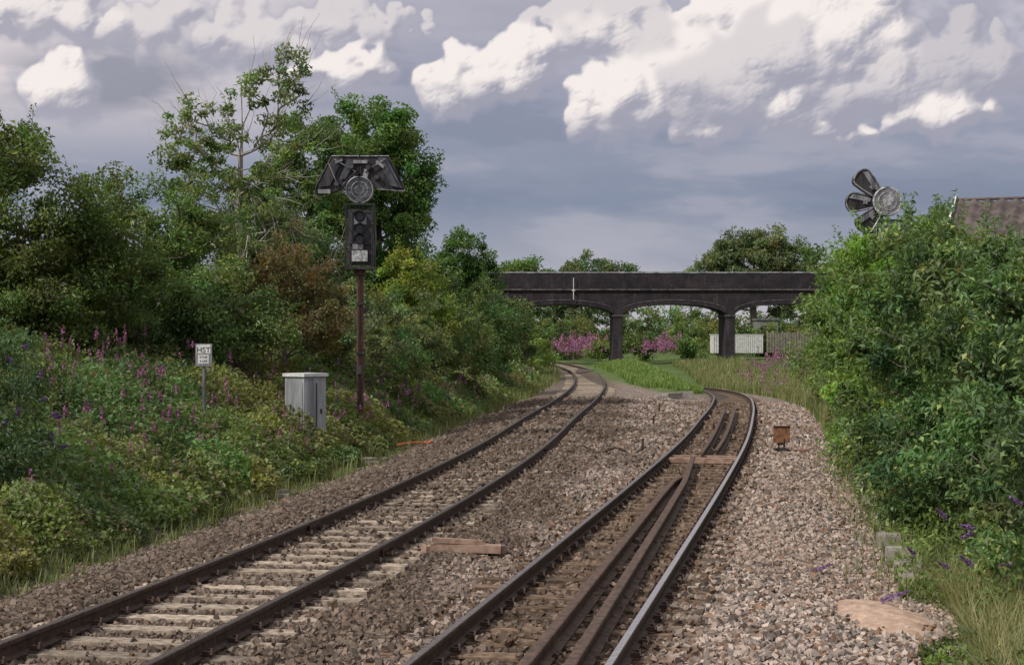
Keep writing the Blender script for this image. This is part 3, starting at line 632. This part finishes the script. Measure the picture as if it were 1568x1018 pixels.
Rp=[(.02,7.18),(.70,7.18),(1.1,6.37),(1.06,6.33),(.42,6.38),(.34,6.5),(.02,6.75)]
for P_ in(Lp,Rp):
    mb.prism(P_,-.12,.16,0)
    pl=[(a,-.14,b) for a,b in P_]+[(P_[0][0],-.14,P_[0][1])]
    for a,b in zip(pl[:-1],pl[1:]): mb.tube([a,b],.018,5,1 if abs(a[2]-b[2])<.05 else 0)
mb.prism([(-.66,7.14),(-.40,7.14),(-.72,6.46),(-1.02,6.42)],-.19,-.155,0); mb.prism([(.66,7.14),(.44,7.14),(.74,6.46),(1.04,6.40)],-.19,-.155,2)
mb.prism([(-.3,7.1),(-.1,7.1),(-.34,6.62),(-.5,6.6)],-.185,-.16,2)
for (x_,z_) in((-.2,6.92),(.22,6.9),(.42,6.66),(-.55,6.5)):
    disc(mb,(x_,-.19,z_),.07,.1,0,14); disc(mb,(x_,-.245,z_),.05,.02,2,12)
mb.tube([(-.62,-.2,7.1),(-.1,-.2,6.8),(-.4,-.2,6.5)],.016,5,1); mb.tube([(.62,-.2,7.1),(.12,-.2,6.8)],.018,5,1); mb.tube([(-.5,-.2,6.4),(-.75,-.2,7.0)],.014,5,1); mb.tube([(.6,-.2,7.1),(.95,-.2,6.45)],.014,5,0)
mb.box((-.86,-.17,6.32),(.3,.06,.1),1); mb.box((.02,-.17,7.04),(.34,.06,.08),1); mb.box((.5,-.2,6.98),(.24,.04,.07),1,roty(.7)); mb.box((-.5,-.2,7.05),(.18,.04,.05),1,roty(-.4)); mb.box((.15,-.16,6.75),(.12,.04,.22),1,roty(.3))
mb.build('route_indicator',[m_blk,m_gry,m_glass],parent=sg)

s2=empty('railway_signal',(9.1,43,-.2))
mb=MB(); mb.tube([(-.28,.1,0),(-.28,.1,5.6)],.08,12,0); mb.tube([(-.16,.1,3.5),(-.16,.1,5.5)],.03,6,0)
mb.box((.05,.05,5.42),(.8,.4,.05),2); mb.tube([(.02,-.05,4.75),(.02,-.05,5.25)],.13,14,1); mb.tube([(.4,.0,5.2),(.4,0,5.45)],.03,6,2)
mb.tube([(-.1,.05,5.4),(-.1,.05,5.9)],.06,8,2); mb.box((.1,.0,5.34),(.35,.3,.1),1)
mb.build('post',[m_gry,m_wht,m_blk],parent=s2)
mb=MB(); disc(mb,(0,-.16,5.87),.36,.2,0,28); ring(mb,(0,-.27,5.87),.335,.032,1); disc(mb,(0,-.265,5.87),.31,.02,2,24); ring(mb,(0,-.28,5.87),.22,.014,1); ring(mb,(0,-.28,5.87),.10,.012,1)
for a in range(0,360,60): mb.tube([(.1*math.cos(math.radians(a)),-.28,5.87+.1*math.sin(math.radians(a))),(.3*math.cos(math.radians(a)),-.28,5.87+.3*math.sin(math.radians(a)))],.006,4,1)
mb.prism([(-.12,5.95),(.14,6.1),(.18,5.9),(-.05,5.72)],-.285,-.28,1)
mb.build('roundel',[m_blk,m_wht,m_gry],parent=s2)
mb=MB()
# three long hooded lamp boxes fanned out from the roundel; each box is a wedge with a rounded hood end
for ang,L,y0_ in((135,1.0,-.14),(180,.96,-.05),(226,.92,-.12)):
    a=math.radians(ang); ex=np.array([math.cos(a),math.sin(a)]); ey=np.array([-ex[1],ex[0]]); c0=np.array([.0,5.87])
    pts=[ex*.22-ey*.11,ex*.6-ey*.20,ex*(L-.16)-ey*.235]
    for b in np.linspace(-np.pi/2,np.pi/2,9): pts.append(ex*(L-.16+.16*math.cos(b))+ey*.235*math.sin(b))
    pts+=[ex*(L-.16)+ey*.235,ex*.6+ey*.20,ex*.22+ey*.11]
    pts=[tuple(p+c0) for p in pts]
    mb.prism(pts,y0_,.14,0)
    mb.tube([(p[0],y0_-.02,p[1]) for p in pts],.022,5,1)
    qa=[tuple(c0+ex*.34-ey*.10),tuple(c0+ex*(L-.16)-ey*.20),tuple(c0+ex*(L-.06)-ey*.1),tuple(c0+ex*.40-ey*.0)]
    mb.prism(qa,y0_-.035,y0_-.01,1)
    mb.box((c0[0]+ex[0]*.5,y0_-.03,c0[1]+ex[1]*.5),(.10,.05,.10),1,roty(-a))
mb.build('route_indicator',[m_blk,m_gry],parent=s2)

# ------------------------------------------------------------------ stop sign, cabinet, small things
zs=float(ground(-5.77,33)); sn=empty('hst_stop_sign',(-5.77,33,zs))
mb=MB(); mb.tube([(0,.04,0),(0,.04,2.28-zs-.3)],.032,10,0); mb.box((0,.0,2.08-zs),(.31,.025,.42),0)
mb.box((0,-.016,2.19-zs),(.26,.008,.16),1); mb.box((0,-.016,2.0-zs),(.2,.008,.17),1); mb.box((0,.025,2.08-zs),(.08,.05,.2),0)
mb.build('post_and_plate',[m_gry,m_paint],parent=sn)
m_txt=simple('black_lettering',(.02,.02,.02),(.03,.03,.03),5,.6,0,0)
for txt,z,sz in(('HST',2.125,.145),('STOP',2.02,.06),('8 CAR',1.95,.05)):
    cu=bpy.data.curves.new('lettering','FONT'); cu.body=txt; cu.size=sz; cu.align_x='CENTER'; cu.extrude=.001; cu.materials.append(m_txt)
    o=bpy.data.objects.new('lettering',cu); COL.objects.link(o); o.parent=sn; o.location=(0,-.023,z-zs); o.rotation_euler=(math.pi/2,0,0)
cab=empty('relay_cabinet',(-4.45,38,float(ground(-4.45,38))),math.radians(48))
z0=float(ground(-4.45,38)); H=1.62-z0
mb=MB(); mb.box((0,0,H/2-.03),(.62,.62,H-.1),0); mb.box((0,0,H-.03),(.70,.70,.07),1)
mb.box((-.317,0,H/2),(.02,.54,H-.35),0); mb.box((0,-.317,H/2),(.54,.02,H-.35),0)
mb.box((.02,-.335,H/2),(.015,.02,H-.4),2); mb.box((.15,-.335,H*.55),(.03,.03,.10),2); mb.box((-.335,.1,H*.6),(.02,.03,.12),2)
mb.box((0,0,-.02),(.7,.7,.3),3)
mb.build('cabinet_body',[simple('cabinet_grey_paint',(.18,.19,.20),(.37,.385,.40),3,.6,0,.1,.005,streak=True),m_paint,m_blk,m_conc],parent=cab)

gs=empty('ground_marker_board',(6.04,39.5,float(ground(6.04,39.5))))
m_or=simple('rusty_orange_board',(.12,.055,.03),(.32,.15,.07),7,.8,.1,.3,.01)
mb=MB(); mb.box((0,0,.42),(.38,.03,.37),0,rotz(.1)); mb.tube([(-.06,.03,0),(-.06,.03,.5)],.02,6,1); mb.tube([(.06,.03,0),(.06,.03,.5)],.02,6,1)
mb.box((0,.1,.06),(.3,.3,.1),1); mb.box((.3,.1,.06),(.7,.05,.03),0,rotz(.1)); mb.box((0,-.02,.6),(.40,.03,.02),1,rotz(.1)); mb.box((0,.05,.25),(.16,.12,.14),1)
mb.build('board',[m_or,m_blk],parent=gs)
mb=MB()
for k in range(44):
    y_=15+k*.72; x_=float(ER(y_))+.1
    if hashr(k,3.)>.3 and y_>19.5: mb.box((x_,y_,float(ground(x_,y_))+.04+.03*hashr(k,1.)),(.34,.68,.12),0,np.array(rotz(-.17+.1*(hashr(k,2.)-.5)))@np.array(roty(.1*(hashr(k,5.)-.5))))
for (x_,y_) in((4.75,21.6),(4.95,23.1)): mb.box((x_,y_,float(ground(x_,y_))+.10),(.3,.5,.22),0,rotz(-.1))
mb.build('cable_trough',[m_conc])
mb=MB()
for (x_,y_,a) in((-4.25,30.6,.1),(-5.6,22.4,.05),(-3.3,38.3,.3),(-5.1,27.5,-.2)): mb.box((x_,y_,float(ground(x_,y_))+.08),(.75,.45,.1),0,rotz(a)); mb.box((x_+.1,y_+.1,float(ground(x_,y_))+.16),(.5,.3,.06),0,rotz(a+.4))
mb.build('concrete_slab',[m_conc])
m_cab=simple('orange_cable',(.5,.10,.03),(.62,.17,.06),9,.6,0,0)
mb=MB(); xx=np.linspace(-3.1,-2.0,14); yy_=42.4+.9*(xx+3.4)+.15*np.sin(xx*5); mb.tube(np.stack([xx,yy_,ground(xx,yy_)+.10+.10*np.abs(np.sin(xx*3))],-1),.032,6,0); mb.build('orange_cable',[m_cab])
mb=MB(); xx=np.linspace(1.6,3.0,14); yy_=40+1.5*np.sin(xx*2); mb.tube(np.stack([xx,yy_,ground(xx,yy_)+.10+.06*np.sin(xx*9)],-1),.022,5,0)
for (x_,y_,h) in((2.95,40.,.3),(4.0,50,.35),(5.0,60,.3)): mb.tube([(x_,y_,-.25),(x_+.02,y_,h-.2)],.03,6,0)
mb.build('discarded_cable',[m_rust])
mb=MB()
for (x_,y_,w_,h_) in((6.9,77,1.0,.22),(7.7,78,.6,.3),(6.3,75,.5,.18)): mb.box((x_,y_,float(ground(x_,y_))+h_/2),(w_,.6,h_),0,rotz(.2+x_))
mb.build('concrete_rubble',[m_conc])
m_sand=simple('sand',(.38,.25,.175),(.54,.385,.285),9,.95,0,.5,.02)
gxs=np.linspace(2.8,4.6,46); gys=np.linspace(15.4,19.6,70); SX,SY=np.meshgrid(gxs,gys)
rr_=np.hypot((SX-3.68)/.62,(SY-17.4)/1.5); hz=.10*(1-sst(rr_,.25,1.05))-.05*sst(rr_,.8,1.2)+.07*(fbm(SX*4,SY*4,4,5)-.5)*(rr_<1.4)
SZ=ground(SX,SY)+hz; i=np.arange(69)[:,None]*46; j=np.arange(45)[None]; F=np.stack([i+j,i+j+1,i+47+j,i+46+j],-1).reshape(-1,4)
cen=rr_.reshape(-1)[F].mean(1); mb=MB(); mb.add(np.stack([SX,SY,SZ],-1),F[cen<1.2],0); mb.build('sand_pile',[m_sand],smooth=True)

# ------------------------------------------------------------------ warehouse + yard beyond bridge
m_roof,t,bs,out=newmat('corrugated_roof')
co=t.new('ShaderNodeTexCoord').outputs['Object']; n=t.noise(co,1.2,5,.7)
t.put(bs.inputs['Base Color'],t.mix(t.ss(n,.35,.65),(.055,.04,.036,1),(.14,.11,.10,1))); bs.inputs['Roughness'].default_value=.9
wh=empty('warehouse',(14.8,60,0),-math.radians(20))
mb=MB(); xs_=np.arange(0,24,.06); zc=.06*np.sin(xs_*2*np.pi/.48)
for (ya,za,yb,zb_) in((-.25,5.6,3.2,7.2),(3.2,7.2,6.65,5.6)):
    k=len(xs_); V=np.concatenate([np.stack([xs_,0*xs_+ya,za+zc],-1),np.stack([xs_,0*xs_+yb,zb_+zc],-1)]); i=np.arange(k-1)[:,None]; mb.add(V,i+np.array([[0,1,k+1,k]]),0)
mb.build('roof',[m_roof],parent=wh,smooth=True)
mb=MB(); mb.box((12,3.2,2.7),(23.6,6.3,5.8),0)
V=[(.2,0.05,5.6),(.2,6.35,5.6),(.2,3.2,7.08)]; mb.add(V,[[0,1,2]],0)
for sgn in(-1,1):
    q=np.array([-.03,3.2+sgn*1.72,6.40]); mb.box(q,(.08,3.85,.42),1,rotx(-sgn*math.atan2(1.6,3.45)))
mb.tube([(0,3.2,7.24),(24,3.2,7.24)],.06,6,2)
mb.build('walls_and_bargeboard',[m_paint,m_paint,m_roof],parent=wh)
yd=empty('storage_container',(20.0,176,0)); mb=MB(); mb.box((2.4,0,1.35),(5.0,2.4,1.8),0)
for k in range(24): mb.box((.0+k*.21,-1.22,1.35),(.09,.06,1.7),0)
mb.box((2.4,0,2.28),(5.1,2.5,.08),0); mb.build('container_body',[m_paint],parent=yd)
mb=MB()
for k in range(50): mb.box((25.2+k*.155,174,1.5),(.075,.04,2.0),0)
for z in(.9,2.2): mb.box((29,174.05,z),(7.8,.05,.06),0)
for k in range(6): mb.box((25.2+k*1.5,174.1,1.4),(.1,.1,2.5),0)
mb.build('palisade_fence',[m_conc])
hu=empty('relay_hut',(26.2,182,0)); mb=MB(); mb.box((0,0,2.0),(2.2,2.2,3.6),0); mb.box((0,0,3.85),(2.5,2.5,.15),1); mb.box((-.4,-1.12,2.6),(.6,.04,1.2),2); mb.box((.5,-1.12,2.9),(.5,.04,.5),2)
mb.build('hut_body',[simple('green_grey_paint',(.12,.14,.12),(.2,.22,.19),3,.7),m_gry,m_blk],parent=hu)
mb=MB(); mb.tube([(28.5,165,0),(28.5,165,5.2)],.07,6,0); mb.box((28.5,165,5.2),(.5,.2,.12),0); mb.build('lamp_post',[m_gry])
mb=MB(); mb.tube([(23.4,130,0),(23.4,130,3.8)],.06,6,0); mb.box((23.4,130,3.8),(.3,.2,.1),0); mb.build('lamp_post',[m_gry])

# ------------------------------------------------------------------ sky dome with modelled cumulus (colour per direction)
rng=np.random.default_rng(23)
st_=.042
azs=np.concatenate([np.arange(-180,-21,1.5),np.arange(-21,21,st_),np.arange(21,180.1,1.5)])
els=np.concatenate([[-6,-3],np.arange(-1,13,st_),np.arange(13,40,1.2)])
AZ,EE=np.meshgrid(azs,els)
wx=AZ+.45*(fbm(AZ*1.1,EE*1.1,5,20)-.5)*2; wy=EE+.4*(fbm(AZ*1.1,EE*1.1,5,30)-.5)*2
def A(px,py,rx,ry,b=.8): return ((px-784)/47.1,(509-py)/47.1,rx/47.1,ry/47.1,b)
clouds=[A(1200,105,260,115,.62),A(930,50,160,60,.6),A(330,60,210,60,.6),A(60,40,180,60,.8),A(1440,110,120,70,.4),A(560,40,120,40,.55),
 A(745,120,108,54,.95),A(805,90,58,46,1),A(690,150,54,36,.85),A(950,155,98,64,1),A(1010,105,76,44,.9),A(1160,112,122,60,1),A(1258,48,140,84,1),A(1195,165,92,50,1),A(1120,18,100,48,1),A(1080,70,60,40,.9),
 A(1420,185,92,38,1),A(1275,208,72,24,.9),A(535,108,86,36,.9),A(112,150,56,60,1),A(1075,195,55,28,.75),A(905,55,60,38,.8)]
for k in range(70):
    a=rng.uniform(-175,175)
    if abs(a)<22: continue
    clouds.append((a,rng.uniform(4,26),rng.uniform(3,9),rng.uniform(1.5,4),.8))
for k in range(8): clouds.append((rng.uniform(-20,20),rng.uniform(15,32),rng.uniform(3,7),rng.uniform(1.5,3),.8))
def blur(a,n):
    for _ in range(n):
        a=.25*np.roll(a,1,0)+.5*a+.25*np.roll(a,-1,0); a=.25*np.roll(a,1,1)+.5*a+.25*np.roll(a,-1,1)
    return a
f=np.full(AZ.shape,-1.5); Hh=np.zeros(AZ.shape); vrel=np.full(AZ.shape,-.2); br_=np.full(AZ.shape,.5)
for (cx,cy,rx,ry,bb) in clouds:
    i0,i1=np.searchsorted(azs,[cx-rx*1.9-.5,cx+rx*1.9+.5]); j0,j1=np.searchsorted(els,[cy-ry*2.1-.5,cy+ry*2.1+.5])
    if i1<=i0 or j1<=j0: continue
    sl=(slice(j0,j1),slice(i0,i1)); X_=wx[sl];Y_=wy[sl]; ff=f[sl];HH=Hh[sl];VV=vrel[sl];BB=br_[sl]
    for q in range(44):
        a=rng.random()*6.283; r=math.sqrt(rng.random())*.88
        px=cx+rx*r*math.cos(a); py=cy+ry*r*math.sin(a)*.9+.05*ry
        pr=ry*rng.uniform(.22,.5)*(1.15-.5*r)
        d=((X_-px)**2+(Y_-py)**2)/(pr*pr); v=np.maximum(1-d,-1.5)
        h=pr*np.sqrt(np.clip(v,0,1))+.35*ry*(1-((px-cx)/rx)**2-((py-cy)/ry)**2)+(.5 if bb>.72 else 0)
        m=v>0; m2=m&(h>HH)
        HH=np.where(m2,h,HH); up=m2|((~m)&(v>ff)); VV=np.where(up,(Y_-cy)/ry,VV); BB=np.where(up,bb,BB); ff=np.maximum(ff,v)
    f[sl]=ff;Hh[sl]=HH;vrel[sl]=VV;br_[sl]=BB
bil=fbm(AZ*1.5,EE*1.7,5,50,.5,True); wis=fbm(AZ*1.9,EE*2.3,6,70,.6)
f=blur(f,3); vrel=blur(vrel,12); br_=blur(br_,12)
ff=np.clip(f,-1.5,.6)+.9*(bil-.33)+.9*(wis-.5)
Hs=blur(Hh,12)+.24*bil+.10*wis
gy_,gx_=np.gradient(Hs,els,azs)
nz=1/np.sqrt(1+gx_**2+gy_**2); lam=(-gx_*-.45+-gy_*.65)*nz+.6*nz
gy2,gx2=np.gradient(blur(Hh,70),els,azs); nz2=1/np.sqrt(1+gx2**2*2+gy2**2*2); lam2=(-gx2*-.4-gy2*.7)*1.3*nz2+.6*nz2
lit=sst(.45*lam+.55*lam2,-.08,.72)
vfade=sst(vrel,-1.15,.05)
lit=lit*(.28+.72*vfade)*np.clip(br_*1.1,0,1)
alpha=sst(ff,-.42,.28)*(.30+.70*sst(vrel,-1.25,-.3))
alpha=alpha*(.80+.20*lit)
cs=np.array([.37,.365,.445]); cl=np.array([.92,.85,.82])
cum=cs*(1-lit[...,None])+cl*lit[...,None]
e_=np.array([-10,0,1.4,2.6,4.2,6.2,8.5,11,14,25,90.]); ramp=np.array([[.52,.50,.53],[.50,.48,.52],[.47,.45,.50],[.36,.375,.45],[.24,.28,.375],[.285,.315,.41],[.35,.355,.45],[.41,.41,.49],[.38,.39,.47],[.40,.41,.48],[.42,.43,.5]])
E2=EE+1.1*(fbm(AZ*.2,EE*.6,4,90)-.5)
base=np.stack([np.interp(E2,e_,ramp[:,i]) for i in range(3)],-1)
s1=fbm(AZ*.22+.12*EE,EE*.9,6,110,.55); s2_=fbm(AZ*.5,EE*.8,5,130,.55)
def lerp(a,b,t_): return a*(1-t_[...,None])+np.array(b)*t_[...,None]
base=lerp(base,[.47,.46,.53],sst(s1,.5,.8)*.5); base=lerp(base,[.20,.235,.325],sst(-s1,-.48,-.28)*.45)
lp=sst(-AZ,2,13)*sst(EE,4.5,9.0)*sst(s2_,.2,.55); base=lerp(base,[.80,.725,.735],lp*.9)
rp=sst(AZ,0,5)*sst(EE,7.0,10.0)*sst(s2_,.3,.6); base=lerp(base,[.58,.56,.63],rp*.75)
dk=np.exp(-((AZ+13)/3)**2-((EE-8.0)/1.1)**2)*sst(s1,.3,.6); base=lerp(base,[.25,.265,.34],np.clip(dk*1.2,0,.85))
base=lerp(base,[.36,.37,.46],sst(ff,-1.4,-.2)*.35)
col=base*(1-alpha[...,None])+cum*alpha[...,None]
R_=3000.; ar=np.radians(AZ);er=np.radians(EE)
V=np.stack([R_*np.sin(ar)*np.cos(er),R_*np.cos(ar)*np.cos(er),R_*np.sin(er)],-1)
na,ne=len(azs),len(els); i=np.arange(ne-1)[:,None]*na; j=np.arange(na-1)[None]
F=np.stack([i+j,i+na+j,i+na+j+1,i+j+1],-1).reshape(-1,4)
m_sky=bpy.data.materials.new('cloud_layer'); m_sky.use_nodes=True; t=NT(m_sky.node_tree); t.n.remove(t.n['Principled BSDF'])
em=t.new('ShaderNodeEmission'); t.put(em.inputs[0],t.new('ShaderNodeAttribute',attribute_name='col').outputs['Color']); t.l.new(em.outputs[0],t.n['Material Output'].inputs[0])
m_sky.cycles.emission_sampling='NONE'
mb=MB(); mb.add(V,F,0,col.reshape(-1,3)); mb.build('sky',[m_sky],smooth=True)

w=bpy.data.worlds.new('World'); sc.world=w; w.use_nodes=True
t=NT(w.node_tree); bg=t.n['Background']
sun=Vector((-.58,-.46,.67)).normalized()
elev=math.asin(sun.z); az=math.atan2(sun.x,sun.y)
sky=t.new('ShaderNodeTexSky',sky_type='NISHITA'); sky.sun_disc=False; sky.sun_elevation=elev; sky.sun_rotation=az
t.l.new(t.mix(.7,sky.outputs[0],(6.5,6.35,6.4,1)),bg.inputs[0]); bg.inputs[1].default_value=.15
L=bpy.data.lights.new('sun','SUN'); L.energy=3.0; L.angle=math.radians(1.5); L.color=(1,.95,.88)
lo=bpy.data.objects.new('sun',L); COL.objects.link(lo); lo.rotation_euler=sun.to_track_quat('Z','Y').to_euler()
cam=bpy.data.cameras.new('camera'); cam.sensor_width=36; cam.lens=62; cam.clip_end=6000; cam.clip_start=.1
o=bpy.data.objects.new('camera',cam); COL.objects.link(o); o.location=(0,0,2.5); o.rotation_euler=(math.pi/2,0,0); sc.camera=o
print('faces',sum(len(m.polygons) for m in bpy.data.meshes))
